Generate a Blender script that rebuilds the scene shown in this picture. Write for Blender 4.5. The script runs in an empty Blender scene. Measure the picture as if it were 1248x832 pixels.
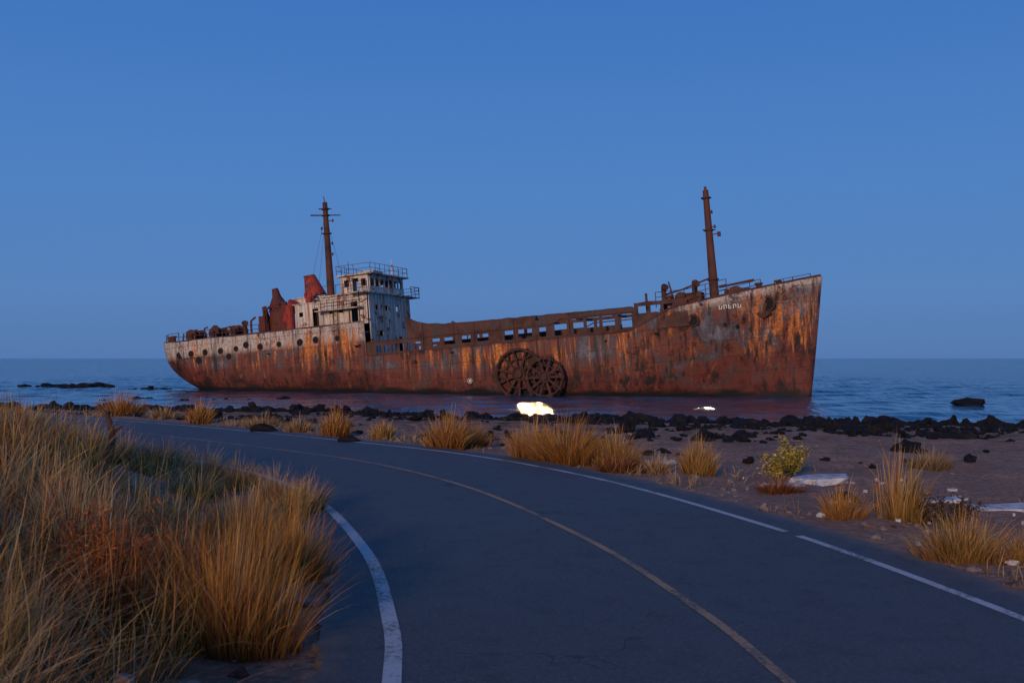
import bpy, bmesh, math, random
import numpy as np
from mathutils import Vector, Matrix, noise as mnoise

random.seed(7); rng=np.random.default_rng(11)
scene=bpy.context.scene
COL=scene.collection

# ------------------------------------------------------------------ helpers
def link(o,parent=None):
    COL.objects.link(o)
    if parent is not None: o.parent=parent
    return o
def mesh_obj(name,verts,faces,mat,parent=None,smooth=False):
    me=bpy.data.meshes.new(name)
    me.from_pydata([tuple(v) for v in verts],[],[tuple(f) for f in faces])
    if smooth:
        me.polygons.foreach_set('use_smooth',[True]*len(me.polygons))
    me.update()
    if mat: me.materials.append(mat)
    return link(bpy.data.objects.new(name,me),parent)
def empty(name,loc=(0,0,0),rot=(0,0,0)):
    e=bpy.data.objects.new(name,None); e.location=loc; e.rotation_euler=rot; e.empty_display_size=.5
    return link(e)
class Part:
    def __init__(s): s.v=[]; s.f=[]
    def add(s,vs,fs):
        o=len(s.v); s.v+= [tuple(v) for v in vs]; s.f+=[tuple(i+o for i in f) for f in fs]
    def obox(s,o,ex,ey,ez):
        o=Vector(o);ex=Vector(ex);ey=Vector(ey);ez=Vector(ez)
        vs=[o,o+ex,o+ex+ey,o+ey,o+ez,o+ex+ez,o+ex+ey+ez,o+ey+ez]
        s.add(vs,[(0,3,2,1),(4,5,6,7),(0,1,5,4),(1,2,6,5),(2,3,7,6),(3,0,4,7)])
    def box(s,a,b):
        s.obox(a,(b[0]-a[0],0,0),(0,b[1]-a[1],0),(0,0,b[2]-a[2]))
    def cyl(s,p0,p1,r0,r1=None,n=12):
        if r1 is None: r1=r0
        p0=Vector(p0);p1=Vector(p1);d=(p1-p0).normalized()
        a=d.orthogonal().normalized(); b=d.cross(a)
        vs=[];fs=[]
        for i in range(n):
            t=2*math.pi*i/n; w=a*math.cos(t)+b*math.sin(t)
            vs.append(p0+w*r0); vs.append(p1+w*r1)
        for i in range(n):
            j=(i+1)%n; fs.append((2*i,2*j,2*j+1,2*i+1))
        fs.append(tuple(2*i for i in range(n))[::-1]); fs.append(tuple(2*i+1 for i in range(n)))
        s.add(vs,fs)
    def tube(s,pts,r,n=6):
        for a,b in zip(pts[:-1],pts[1:]): s.cyl(a,b,r,r,n)
    def ring(s,c,axis,R,r,n=28,m=6,a0=0,a1=2*math.pi,flat=1.0):
        c=Vector(c);ax=Vector(axis).normalized(); a=ax.orthogonal().normalized(); b=ax.cross(a)
        full=abs(a1-a0-2*math.pi)<1e-4; vs=[];fs=[]; N=n if full else n+1
        for i in range(N):
            t=a0+(a1-a0)*i/n; w=a*math.cos(t)+b*math.sin(t)
            for j in range(m):
                q=2*math.pi*j/m+math.pi/m
                vs.append(c+w*(R+r*math.cos(q))+ax*(r*flat*math.sin(q)))
        for i in range(n):
            k=(i+1)%N
            for j in range(m):
                l=(j+1)%m; fs.append((i*m+j,k*m+j,k*m+l,i*m+l))
        s.add(vs,fs)
    def panel(s,o,ex,ez,W,H,t,holes):
        o=Vector(o);ex=Vector(ex).normalized();ez=Vector(ez).normalized();ey=ex.cross(ez)
        xs=sorted(set([0,W]+[h[0] for h in holes]+[h[1] for h in holes]))
        zs=sorted(set([0,H]+[h[2] for h in holes]+[h[3] for h in holes]))
        for i in range(len(xs)-1):
            for j in range(len(zs)-1):
                cx=(xs[i]+xs[i+1])/2; cz=(zs[j]+zs[j+1])/2
                if any(h[0]<cx<h[1] and h[2]<cz<h[3] for h in holes): continue
                s.obox(o+ex*xs[i]+ez*zs[j],ex*(xs[i+1]-xs[i]),ey*t,ez*(zs[j+1]-zs[j]))
    def rail(s,pts,h=0.95,r=.025,step=.9,bars=3,miss=0.0):
        pts=[Vector(p) for p in pts]
        for a,b in zip(pts[:-1],pts[1:]):
            L=(b-a).length; n=max(1,int(L/step))
            for i in range(n+1):
                p=a.lerp(b,i/n)
                if random.random()>=miss: s.cyl(p,p+Vector((random.uniform(-.04,.04),0,h)),r,r,5)
            for k in range(1,bars+1):
                if random.random()>=miss*.5: s.cyl(a+Vector((0,0,h*k/bars)),b+Vector((0,0,h*k/bars)),r*.8,r*.8,5)
    def obj(s,name,mat,parent=None,smooth=False,bevel=0):
        o=mesh_obj(name,s.v,s.f,mat,parent,smooth)
        if bevel:
            m=o.modifiers.new('b','BEVEL'); m.width=bevel; m.segments=1; m.limit_method='ANGLE'
        return o

# ------------------------------------------------------------------ materials
def new_mat(name):
    m=bpy.data.materials.new(name); m.use_nodes=True; nt=m.node_tree
    return m,nt,nt.nodes['Principled BSDF']
def N(nt,t,**k):
    n=nt.nodes.new(t)
    for a,b in k.items(): setattr(n,a,b)
    return n
def noise_n(nt,vec,scale,detail=6,rough=.6,dist=0):
    n=N(nt,'ShaderNodeTexNoise'); n.inputs['Scale'].default_value=scale
    n.inputs['Detail'].default_value=detail; n.inputs['Roughness'].default_value=rough
    n.inputs['Distortion'].default_value=dist
    nt.links.new(vec,n.inputs['Vector']); return n.outputs['Fac']
def ramp(nt,fac,stops,interp='LINEAR'):
    r=N(nt,'ShaderNodeValToRGB'); cr=r.color_ramp; cr.interpolation=interp
    while len(cr.elements)<len(stops): cr.elements.new(.5)
    for e,(p,c) in zip(cr.elements,stops):
        e.position=p
        e.color=(c,c,c,1) if isinstance(c,(int,float)) else (*c,1)
    nt.links.new(fac,r.inputs['Fac']); return r.outputs['Color']
def mix(nt,fac,a,b,mode='MIX'):
    m=N(nt,'ShaderNodeMix',data_type='RGBA',blend_type=mode)
    for s,v in ((m.inputs[0],fac),(m.inputs[6],a),(m.inputs[7],b)):
        if isinstance(v,(int,float)): s.default_value=v
        elif isinstance(v,tuple): s.default_value=(*v,1)
        else: nt.links.new(v,s)
    return m.outputs[2]
def math_n(nt,op,a,b=None,clamp=False):
    m=N(nt,'ShaderNodeMath',operation=op); m.use_clamp=clamp
    for s,v in zip(m.inputs,(a,b)):
        if v is None: continue
        if isinstance(v,(int,float)): s.default_value=v
        else: nt.links.new(v,s)
    return m.outputs[0]
def mapping(nt,vec,sc,loc=(0,0,0)):
    m=N(nt,'ShaderNodeMapping'); m.inputs['Scale'].default_value=sc; m.inputs['Location'].default_value=loc
    nt.links.new(vec,m.inputs['Vector']); return m.outputs[0]
def bump(nt,h,strength,dist,bsdf):
    b=N(nt,'ShaderNodeBump'); b.inputs['Strength'].default_value=strength; b.inputs['Distance'].default_value=dist
    nt.links.new(h,b.inputs['Height']); nt.links.new(b.outputs[0],bsdf.inputs['Normal']); return b
def objco(nt): return N(nt,'ShaderNodeTexCoord').outputs['Object']

RUST_D=(.030,.015,.012); RUST_B=(.085,.032,.020); RUST_R=(.15,.048,.024); RUST_O=(.42,.15,.04)

def rusty(name,paint,lo,hi,ofs=0,orange=.62,sc=1.0):
    """paint that shows where noise is above lo..hi; rust elsewhere"""
    m,nt,p=new_mat(name); co=mapping(nt,objco(nt),(sc,sc,sc),(ofs,ofs,0))
    a=noise_n(nt,co,.9,9,.65); st=noise_n(nt,mapping(nt,co,(2.6,2.6,.22)),1.1,7,.62)
    f=noise_n(nt,co,7,8,.7)
    rust=ramp(nt,a,[(.3,RUST_D),(.48,RUST_B),(.6,RUST_R),(.72,(.24,.08,.03))])
    rust=mix(nt,ramp(nt,st,[(orange,0.0),(orange+.08,1.0)]),rust,RUST_O)
    m1=math_n(nt,'ADD',math_n(nt,'MULTIPLY',a,.55),math_n(nt,'MULTIPLY',st,.45))
    m1=math_n(nt,'ADD',m1,math_n(nt,'MULTIPLY',math_n(nt,'SUBTRACT',f,.5),.25))
    pf=ramp(nt,m1,[(lo,0.0),(hi,1.0)])
    pc=mix(nt,ramp(nt,f,[(.35,0.0),(.7,1.0)]),tuple(c*.72 for c in paint),paint)
    c=mix(nt,pf,rust,pc)
    nt.links.new(c,p.inputs['Base Color']); p.inputs['Roughness'].default_value=.8
    bump(nt,math_n(nt,'ADD',f,a),.4,.05,p)
    return m

def white_mat():
    m,nt,p=new_mat('weathered_white_paint'); co=objco(nt)
    a=noise_n(nt,co,1.0,9,.68); f=noise_n(nt,co,6,8,.7)
    st=noise_n(nt,mapping(nt,co,(3.2,3.2,.22)),1.0,8,.65); st2=noise_n(nt,mapping(nt,co,(5,5,.3),(7,7,1)),1.0,8,.65)
    c=mix(nt,ramp(nt,f,[(.35,0.0),(.65,1.0)]),(.56,.52,.45),(.78,.74,.66))
    c=mix(nt,ramp(nt,st2,[(.44,.65),(.57,0.0)]),c,(.33,.27,.21))
    c=mix(nt,ramp(nt,st,[(.50,0.0),(.62,.95)]),c,(.38,.15,.05))
    s=math_n(nt,'ADD',math_n(nt,'MULTIPLY',a,.7),math_n(nt,'MULTIPLY',f,.3))
    c=mix(nt,ramp(nt,s,[(.535,0.0),(.575,1.0)]),c,mix(nt,f,(.05,.022,.016),(.24,.085,.035)))
    nt.links.new(c,p.inputs['Base Color']); p.inputs['Roughness'].default_value=.75
    bump(nt,f,.3,.04,p); return m
M_white=white_mat()
M_dark=rusty('dark_rusted_steel',(.03,.028,.03),.5,.62,11,.66)
M_brown=rusty('brown_rusted_steel',(.070,.055,.055),.48,.56,23,.64)
M_red=rusty('faded_red_paint',(.42,.05,.035),.42,.5,5,.7)
M_mast=rusty('mast_rust',(.11,.042,.030),.45,.6,31,.64)

def make_hull_mat():
    m,nt,p=new_mat('hull_rusted_plating'); co=objco(nt)
    zone=N(nt,'ShaderNodeAttribute',attribute_name='zone').outputs['Color']
    sep=N(nt,'ShaderNodeSeparateColor'); nt.links.new(zone,sep.inputs[0])
    region=N(nt,'ShaderNodeAttribute',attribute_name='region').outputs['Color']
    rg=N(nt,'ShaderNodeSeparateColor'); nt.links.new(region,rg.inputs[0])
    big=noise_n(nt,mapping(nt,co,(1,1,1.3)),.20,10,.66,.6)
    med=noise_n(nt,mapping(nt,co,(1,1,.8),(31,0,7)),.65,10,.72,.3)
    st=noise_n(nt,mapping(nt,co,(2.2,2.2,.16)),1.3,9,.7)
    stw=noise_n(nt,mapping(nt,co,(.9,.9,.12),(3,0,9)),.8,8,.66)
    st2=noise_n(nt,mapping(nt,co,(1.0,1.0,.22),(17,3,0)),.7,10,.7,.3)
    f=noise_n(nt,co,5,10,.75)
    a=math_n(nt,'ADD',math_n(nt,'ADD',math_n(nt,'MULTIPLY',big,.44),math_n(nt,'MULTIPLY',med,.40)),math_n(nt,'MULTIPLY',f,.16))
    a=math_n(nt,'ADD',math_n(nt,'MULTIPLY',math_n(nt,'SUBTRACT',a,.5),2.0),.5)
    a=math_n(nt,'ADD',a,math_n(nt,'MULTIPLY',math_n(nt,'SUBTRACT',rg.outputs[0],.5),.22))
    base=ramp(nt,a,[(.34,(.016,.010,.011)),(.42,(.070,.022,.016)),(.47,(.20,.050,.025)),(.52,(.13,.048,.032)),(.56,(.070,.060,.070)),(.65,(.125,.125,.15)),(.76,(.26,.25,.25))])
    low=ramp(nt,a,[(.34,(.013,.009,.010)),(.44,(.075,.018,.014)),(.54,(.16,.034,.021)),(.62,(.09,.040,.034)),(.74,(.11,.095,.10))])
    lowf=math_n(nt,'MULTIPLY',sep.outputs[1],ramp(nt,st2,[(.25,.3),(.45,1.0)]))
    c=mix(nt,lowf,base,low)
    wf=math_n(nt,'MULTIPLY',sep.outputs[0],ramp(nt,math_n(nt,'ADD',math_n(nt,'MULTIPLY',st2,.6),math_n(nt,'MULTIPLY',f,.4)),[(.42,0.0),(.49,.95)]))
    wc=mix(nt,ramp(nt,f,[(.4,0.0),(.65,1.0)]),(.38,.33,.27),(.66,.61,.53))
    c=mix(nt,wf,c,wc)
    thr=math_n(nt,'ADD',st,math_n(nt,'MULTIPLY',math_n(nt,'SUBTRACT',rg.outputs[1],.5),.22))
    of=math_n(nt,'MULTIPLY',ramp(nt,thr,[(.51,0.0),(.60,1.0)]),ramp(nt,math_n(nt,'ADD',stw,math_n(nt,'MULTIPLY',math_n(nt,'SUBTRACT',rg.outputs[1],.5),.25)),[(.46,.05),(.57,1.0)]))
    of=math_n(nt,'MULTIPLY',of,math_n(nt,'SUBTRACT',1.0,math_n(nt,'MULTIPLY',sep.outputs[1],.5)))
    c=mix(nt,of,c,mix(nt,ramp(nt,f,[(.35,0.0),(.65,1.0)]),(.28,.06,.014),(.84,.32,.065)))
    df=ramp(nt,noise_n(nt,mapping(nt,co,(2.4,2.4,.16),(5,9,2)),1.0,8,.68),[(.52,0.0),(.62,.9)])
    c=mix(nt,df,c,(.020,.012,.012))
    bl=ramp(nt,math_n(nt,'ADD',noise_n(nt,mapping(nt,co,(1,1,1),(50,2,4)),.8,9,.7,.5),math_n(nt,'MULTIPLY',math_n(nt,'SUBTRACT',rg.outputs[2],.5),.3)),[(.60,0.0),(.64,.92)])
    c=mix(nt,bl,c,(.014,.011,.012))
    c=mix(nt,sep.outputs[2],c,(.010,.010,.011))
    sx=N(nt,'ShaderNodeSeparateXYZ'); nt.links.new(co,sx.inputs[0])
    cb=N(nt,'ShaderNodeCombineXYZ'); nt.links.new(sx.outputs[0],cb.inputs[0]); nt.links.new(sx.outputs[2],cb.inputs[1])
    br=N(nt,'ShaderNodeTexBrick'); br.inputs['Scale'].default_value=1; br.inputs['Brick Width'].default_value=3.8
    br.inputs['Row Height'].default_value=1.25; br.inputs['Mortar Size'].default_value=.02; br.inputs['Mortar Smooth'].default_value=.4
    nt.links.new(cb.outputs[0],br.inputs['Vector'])
    c=mix(nt,math_n(nt,'MULTIPLY',br.outputs['Fac'],math_n(nt,'MULTIPLY',f,.9)),c,(.04,.018,.014))
    nt.links.new(c,p.inputs['Base Color']); p.inputs['Roughness'].default_value=.72
    h=math_n(nt,'ADD',math_n(nt,'ADD',math_n(nt,'MULTIPLY',f,.5),big),math_n(nt,'MULTIPLY',br.outputs['Fac'],-.25))
    bump(nt,h,.6,.12,p)
    return m
M_hull=make_hull_mat()

def attr_mat(name,rough=.85,transl=.25):
    m,nt,p=new_mat(name)
    a=N(nt,'ShaderNodeAttribute',attribute_name='Col').outputs['Color']
    nt.links.new(a,p.inputs['Base Color']); p.inputs['Roughness'].default_value=rough
    p.inputs['Specular IOR Level'].default_value=.1
    t=N(nt,'ShaderNodeBsdfTranslucent'); nt.links.new(a,t.inputs[0])
    mx=N(nt,'ShaderNodeMixShader'); mx.inputs[0].default_value=transl
    nt.links.new(p.outputs[0],mx.inputs[1]); nt.links.new(t.outputs[0],mx.inputs[2])
    nt.links.new(mx.outputs[0],nt.nodes['Material Output'].inputs[0])
    return m
M_grass=attr_mat('dry_grass_blades')

# ------------------------------------------------------------------ road centreline + terrain
ctrl=[(3.2,-40),(3.1,-15),(2.7,-6),(2.3,0),(2.0,3.5),(1.72,6.1),(1.48,8),(.78,11.2),(-.75,15.6),(-2.97,19.4),(-6.2,22.9),(-10.4,27),(-14.4,30.3),(-20,34),(-28,38),(-42,43),(-80,54),(-160,80)]
def catmull(P,n=24):
    P=[np.array(p,float) for p in P]; out=[]
    for i in range(1,len(P)-2):
        a,b,c,d=P[i-1:i+3]
        for k in range(n):
            t=k/n; out.append(.5*((2*b)+(c-a)*t+(2*a-5*b+4*c-d)*t*t+(3*b-a-3*c+d)*t**3))
    return np.array(out)
CL=catmull(ctrl); TG=np.gradient(CL,axis=0); TG/=np.linalg.norm(TG,axis=1)[:,None]
NR=np.stack([TG[:,1],-TG[:,0]],1)      # right-hand normal
ARC=np.concatenate([[0],np.cumsum(np.linalg.norm(np.diff(CL,axis=0),axis=1))])
def road_dist(x,y):
    out=np.empty(x.size); sd=np.empty(x.size); P=np.stack([x.ravel(),y.ravel()],1)
    for s in range(0,len(P),8000):
        q=P[s:s+8000]; D=((q[:,None,:]-CL[None])**2).sum(2); k=D.argmin(1)
        v=q-CL[k]; out[s:s+8000]=np.sqrt(D[np.arange(len(q)),k]); sd[s:s+8000]=np.sign((v*NR[k]).sum(1))
    return out.reshape(x.shape),sd.reshape(x.shape)
def sst(t): t=np.clip(t,0,1); return t*t*(3-2*t)
SNX,SNY,SPX,SPY=.345,.939,-1.0,49.0
def shore(x,y):
    return (x-SPX)*SNX+(y-SPY)*SNY+1.1*np.sin(x*.21+1)+.7*np.sin(x*.53+y*.2)
def lumps(x,y):
    return (np.sin(x*1.7+1.3*np.sin(y*.9))*np.sin(y*1.3+x*.4)*.5+np.sin(x*3.9+y*2.1)*np.sin(y*4.3-x*1.1)*.25+np.sin(x*.55+2)*np.sin(y*.47+1)*.6)
def height(x,y):
    x=np.asarray(x,float);y=np.asarray(y,float)
    rd,sd=road_dist(x,y); r=rd-2.95; d=shore(x,y)
    z=np.where(d<0,.93*(1-np.exp(np.minimum(d,0)/13)),-np.minimum(d*.06,4))
    z=z+ .06*lumps(x*1.3,y*1.3)*sst((-d)/4)
    left=(sd<0)
    nearr=1-sst((r-.1)/3.5)
    z=np.where(d<-3,z*(1-nearr)+.94*nearr,z)
    bank=sst((r-.3)/4.3)*(1.12+.16*lumps(x*.5,y*.5))+.07*lumps(x*2,y*2)*sst((r-.3)/1.5)
    bank=bank*(1-.55*sst((y-24)/14))
    z=z+np.where(left,bank,.05*lumps(x*1.6,y*1.6)*sst((r-.4)/1.2)*sst(-d/3))
    z=z+np.where(~left,.14*np.exp(-((r-1.6)/.8)**2)*(.6+.4*np.sin(x*.9+y*.5)),0)
    return np.where(r<.12,.955,z)
def grid(xs,ys):
    nx,ny=len(xs),len(ys); idx=np.arange(nx*ny).reshape(ny,nx)
    return np.stack([idx[:-1,:-1].ravel(),idx[:-1,1:].ravel(),idx[1:,1:].ravel(),idx[1:,:-1].ravel()],1)
ys=np.unique(np.concatenate([np.linspace(-60,0,25),np.linspace(0,34,240),np.linspace(34,75,120),np.geomspace(76,9000,50)]))
xs=np.unique(np.concatenate([-np.geomspace(30.5,9000,45),np.linspace(-30,-14,60),np.linspace(-14,9,210),np.linspace(9,30,80),np.geomspace(30.5,9000,45)]))
GX,GY=np.meshgrid(xs,ys); GZ=height(GX,GY)
V=np.stack([GX.ravel(),GY.ravel(),GZ.ravel()],1); F=grid(xs,ys)
def np_mesh(name,V,F,mat,cols=None,smooth=True,parent=None):
    me=bpy.data.meshes.new(name); me.vertices.add(len(V)); me.vertices.foreach_set('co',np.ascontiguousarray(V,dtype=np.float32).ravel())
    k=F.shape[1]
    me.loops.add(F.size); me.loops.foreach_set('vertex_index',np.ascontiguousarray(F,dtype=np.int32).ravel())
    me.polygons.add(len(F)); me.polygons.foreach_set('loop_start',np.arange(0,F.size,k,dtype=np.int32))
    me.update(calc_edges=True)
    me.polygons.foreach_set('use_smooth',np.full(len(F),smooth))
    if cols is not None:
        a=me.color_attributes.new('Col','FLOAT_COLOR','POINT'); a.data.foreach_set('color',np.ascontiguousarray(cols,dtype=np.float32).ravel())
    me.materials.append(mat)
    return link(bpy.data.objects.new(name,me),parent)

m,nt,p=new_mat('beach_sand'); co=objco(nt)
n1=noise_n(nt,co,.6,8,.65); n2=noise_n(nt,co,9,9,.75); n3=noise_n(nt,mapping(nt,co,(1,2.2,1)),.9,9,.7,.5)
c=ramp(nt,n1,[(.3,(.29,.165,.115)),(.55,(.43,.255,.175)),(.75,(.52,.315,.22))])
c=mix(nt,ramp(nt,n2,[(.42,.75),(.6,0.0)]),c,(.16,.095,.07))
sx=N(nt,'ShaderNodeSeparateXYZ'); nt.links.new(co,sx.inputs[0])
wet=ramp(nt,math_n(nt,'ADD',sx.outputs[2],math_n(nt,'MULTIPLY',math_n(nt,'SUBTRACT',n1,.5),.25)),[(.08,1.0),(.30,0.0)])
c=mix(nt,wet,c,(.06,.042,.038))
gravel=math_n(nt,'MULTIPLY',ramp(nt,n3,[(.50,0.0),(.55,1.0)]),ramp(nt,sx.outputs[2],[(.45,1.0),(.80,0.0)]))
c=mix(nt,math_n(nt,'MULTIPLY',gravel,.85),c,(.026,.020,.020))
vor=N(nt,'ShaderNodeTexVoronoi'); vor.inputs['Scale'].default_value=16; nt.links.new(co,vor.inputs['Vector'])
nt.links.new(c,p.inputs['Base Color'])
nt.links.new(math_n(nt,'SUBTRACT',.9,math_n(nt,'MULTIPLY',wet,.4)),p.inputs['Roughness'])
p.inputs['Specular IOR Level'].default_value=.2
bump(nt,math_n(nt,'ADD',n2,math_n(nt,'MULTIPLY',vor.outputs['Distance'],-.6)),1.0,.04,p)
M_sand=m
np_mesh('ground',V,F,M_sand)

# ------------------------------------------------------------------ road
m,nt,p=new_mat('asphalt'); co=objco(nt)
n1=noise_n(nt,co,.5,6,.6); n2=noise_n(nt,co,60,4,.8); n3=noise_n(nt,co,3,8,.7); n4=noise_n(nt,mapping(nt,co,(1,1,1),(9,9,0)),1.2,7,.65); n5=noise_n(nt,co,26,5,.85)
c=ramp(nt,n1,[(.3,(.022,.025,.032)),(.7,(.042,.046,.055))])
c=mix(nt,ramp(nt,n2,[(.35,0.0),(.70,.95)]),c,(.12,.125,.135))
c=mix(nt,ramp(nt,n5,[(.55,0.0),(.66,.85)]),c,(.19,.195,.205))
c=mix(nt,ramp(nt,n5,[(.34,.8),(.44,0.0)]),c,(.008,.009,.011))
c=mix(nt,ramp(nt,n3,[(.3,.5),(.5,0.0)]),c,(.018,.019,.022))
vo=N(nt,'ShaderNodeTexVoronoi',feature='DISTANCE_TO_EDGE'); vo.inputs['Scale'].default_value=.42
wv=N(nt,'ShaderNodeVectorMath',operation='ADD'); nz=N(nt,'ShaderNodeTexNoise'); nz.inputs['Scale'].default_value=1.6; nz.inputs['Detail'].default_value=6
nt.links.new(co,nz.inputs['Vector']); nt.links.new(co,wv.inputs[0]); nt.links.new(nz.outputs['Color'],wv.inputs[1]); nt.links.new(wv.outputs[0],vo.inputs['Vector'])
crk=math_n(nt,'MULTIPLY',ramp(nt,vo.outputs['Distance'],[(.002,1.0),(.006,0.0)]),ramp(nt,n4,[(.50,0.0),(.58,.8)]))
c=mix(nt,crk,c,(.010,.010,.011))
at=N(nt,'ShaderNodeAttribute',attribute_name='Col').outputs['Color']
c=mix(nt,ramp(nt,math_n(nt,'ADD',at,math_n(nt,'MULTIPLY',math_n(nt,'SUBTRACT',n3,.5),1.2)),[(.55,0.0),(1.0,.75)]),c,(.20,.13,.095))
nt.links.new(c,p.inputs['Base Color']); p.inputs['Roughness'].default_value=.66
bump(nt,math_n(nt,'ADD',n2,n5),.9,.014,p)
M_asph=m
def paint_mat(name,col,lo):
    m,nt,p=new_mat(name); co=objco(nt)
    a=noise_n(nt,co,22,8,.75); b=noise_n(nt,co,1.4,5,.6)
    s=math_n(nt,'ADD',math_n(nt,'MULTIPLY',a,.6),math_n(nt,'MULTIPLY',b,.4))
    c=mix(nt,ramp(nt,s,[(lo-.06,0.0),(lo+.05,1.0)]),(.06,.06,.063),col)
    nt.links.new(c,p.inputs['Base Color']); p.inputs['Roughness'].default_value=.7
    return m
M_wp=paint_mat('worn_white_paint',(.46,.46,.47),.46)
M_yp=paint_mat('worn_yellow_paint',(.40,.23,.11),.47)
offs=[-2.97,-2.95,-2.6,-1.6,-.5,.5,1.6,2.6,2.93,2.95]
RV=[];RC=[]
jit=rng.normal(0,.035,(len(CL),2)); 
for i in range(1,len(CL)): jit[i]=jit[i-1]*.6+jit[i]
for i,(c0,n0) in enumerate(zip(CL,NR)):
    for k,o in enumerate(offs):
        oo=o+(jit[i,0] if k<2 else jit[i,1] if k>7 else 0)
        q=c0+n0*oo; z=1.0 if 0<k<len(offs)-1 else .90
        RV.append((q[0],q[1],z)); e=1.0 if k in (0,1,8,9) else (.35 if k in (2,7) else 0)
        RC.append((e,e,e,1))
ko=len(offs); RF=[]
for i in range(len(CL)-1):
    for k in range(ko-1):
        RF.append((i*ko+k,i*ko+k+1,(i+1)*ko+k+1,(i+1)*ko+k))
road=empty('road')
np_mesh('asphalt_surface',np.array(RV),np.array(RF),M_asph,np.array(RC),False,road)
def stripe(name,off,w,mat,skip=None,a0=0,a1=1e9):
    vs=[];fs=[]
    S=np.arange(max(a0,ARC[0]),min(a1,ARC[-1]),.25)
    cx=np.interp(S,ARC,CL[:,0]);cy=np.interp(S,ARC,CL[:,1]);nxx=np.interp(S,ARC,NR[:,0]);nyy=np.interp(S,ARC,NR[:,1])
    for i in range(len(S)):
        for o in (off-w/2,off+w/2): vs.append((cx[i]+nxx[i]*o,cy[i]+nyy[i]*o,1.004))
    for i in range(len(S)-1):
        if skip and skip(cx[i],cy[i]): continue
        fs.append((2*i,2*i+1,2*i+3,2*i+2))
    mesh_obj(name,vs,fs,mat,road)
stripe('edge_line_seaward',2.36,.10,M_wp,lambda x,y:10.4<y<10.8)
stripe('edge_line_landward',-2.44,.12,M_wp)
stripe('centre_line',0,.08,M_yp)

# ------------------------------------------------------------------ sea (rippled mesh near the shore, flat far out)
m,nt,p=new_mat('sea_water'); co=objco(nt)
sx=N(nt,'ShaderNodeSeparateXYZ'); nt.links.new(co,sx.inputs[0])
d=math_n(nt,'ADD',math_n(nt,'MULTIPLY',math_n(nt,'SUBTRACT',sx.outputs[0],SPX),SNX),math_n(nt,'MULTIPLY',math_n(nt,'SUBTRACT',sx.outputs[1],SPY),SNY))
calm=ramp(nt,math_n(nt,'DIVIDE',d,160),[(.05,.26),(.25,.50),(.7,1.0)])
gust=noise_n(nt,mapping(nt,co,(.22,1,1),(4,8,0)),.06,7,.7,.4)
band=noise_n(nt,mapping(nt,co,(.35,.55,1)),.55,4,.6,.3)
w1=noise_n(nt,mapping(nt,co,(.9,.42,1)),.85,3,.5,.6); w2=noise_n(nt,mapping(nt,co,(1.1,.6,1)),2.6,5,.6); w3=noise_n(nt,co,9,3,.6)
h=math_n(nt,'ADD',math_n(nt,'ADD',math_n(nt,'MULTIPLY',w1,1.0),math_n(nt,'MULTIPLY',w2,.22)),math_n(nt,'MULTIPLY',w3,.02))
gm=math_n(nt,'ADD',.45,math_n(nt,'MULTIPLY',gust,1.1))
b=bump(nt,h,1,.9,p); nt.links.new(math_n(nt,'MULTIPLY',calm,gm,True),b.inputs['Strength'])
tone=math_n(nt,'ADD',math_n(nt,'MULTIPLY',gust,.6),math_n(nt,'MULTIPLY',band,.4))
nt.links.new(ramp(nt,tone,[(.40,(.002,.028,.065)),(.5,(.004,.060,.125)),(.60,(.010,.125,.23))]),p.inputs['Base Color'])
p.inputs['Roughness'].default_value=.04; p.inputs['IOR'].default_value=1.33
p.inputs['Specular Tint'].default_value=(.70,.90,1,1)
M_sea=m
sy=np.unique(np.concatenate([[10,30],np.arange(38,100,.32),np.geomspace(100,260,160),np.geomspace(265,9000,40)]))
sxx=np.unique(np.concatenate([-np.geomspace(66,9000,34),np.arange(-65,50,.55),np.geomspace(51,9000,34)]))
WX,WY=np.meshgrid(sxx,sy); WZ=np.zeros_like(WX)
fade=(1-sst((WY-110)/130))*(1-sst((np.abs(WX+5)-50)/25))
for i in range(26):
    lam=rng.uniform(1.6,6.5); th=rng.normal(math.pi/2+.35,.38); ph=rng.uniform(0,6.28)
    k_=2*math.pi/lam; A=.0062*lam**.9
    q=k_*(WX*math.cos(th)+WY*math.sin(th))+ph+.5*np.sin(WX*.31+i)+.4*np.sin(WY*.23-i)
    WZ+=A*np.sin(q)*(.6+.4*np.sin(WX*.09+WY*.05*i+i))
WZ*=fade
np_mesh('sea',np.stack([WX.ravel(),WY.ravel(),WZ.ravel()],1),grid(sxx,sy),M_sea)

# ------------------------------------------------------------------ shipwreck (local axes: x = stern->bow, -y = starboard, z = up)
ship=empty('shipwreck',(-32,98,0),(0,math.radians(-4.7),math.atan2(-.359,.933)))
TS=.082
def hb(u):
    if u<4: return 4.7*math.sqrt(max(0,1-((4-u)/5)**2))
    if u<43: return 4.7
    return 4.7*max(0,1-((u-43)/17.4)**2.2)+.06
def keel(u):
    zk=np.interp(u,[-1,0,1,2.2,4,7],[2.3,1.4,.8,.25,-.5,-1.3]); return zk-TS*u
def top(u):
    if u<22.9: return 4.25+.25*max(0,(3-u)/4)
    if u<45.6: return 1.3
    if u<50.4: return 1.3+1.65*float(sst(np.array((u-45.6)/4.8)))
    return 2.95+1.45*((u-50.4)/9.96)**.95
def section(u,f):
    st=1-float(sst(np.array(u/9))); bw=float(sst(np.array((u-42)/16)))
    n=5+(-3)*st+(-2)*bw
    g=(1-(1-f)**n)**(.45)
    fl=1-bw*(.62*(1-f)**1.1)
    return hb(u)*g*fl
US=sorted(set([round(x,3) for x in list(np.linspace(-1,5,34))+list(np.linspace(5,44,110))+list(np.linspace(44,60.36,70))]+[22.89,22.91]))
US=[x for x in US if not (22.7<x<22.88 or 22.92<x<23.05)]
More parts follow.
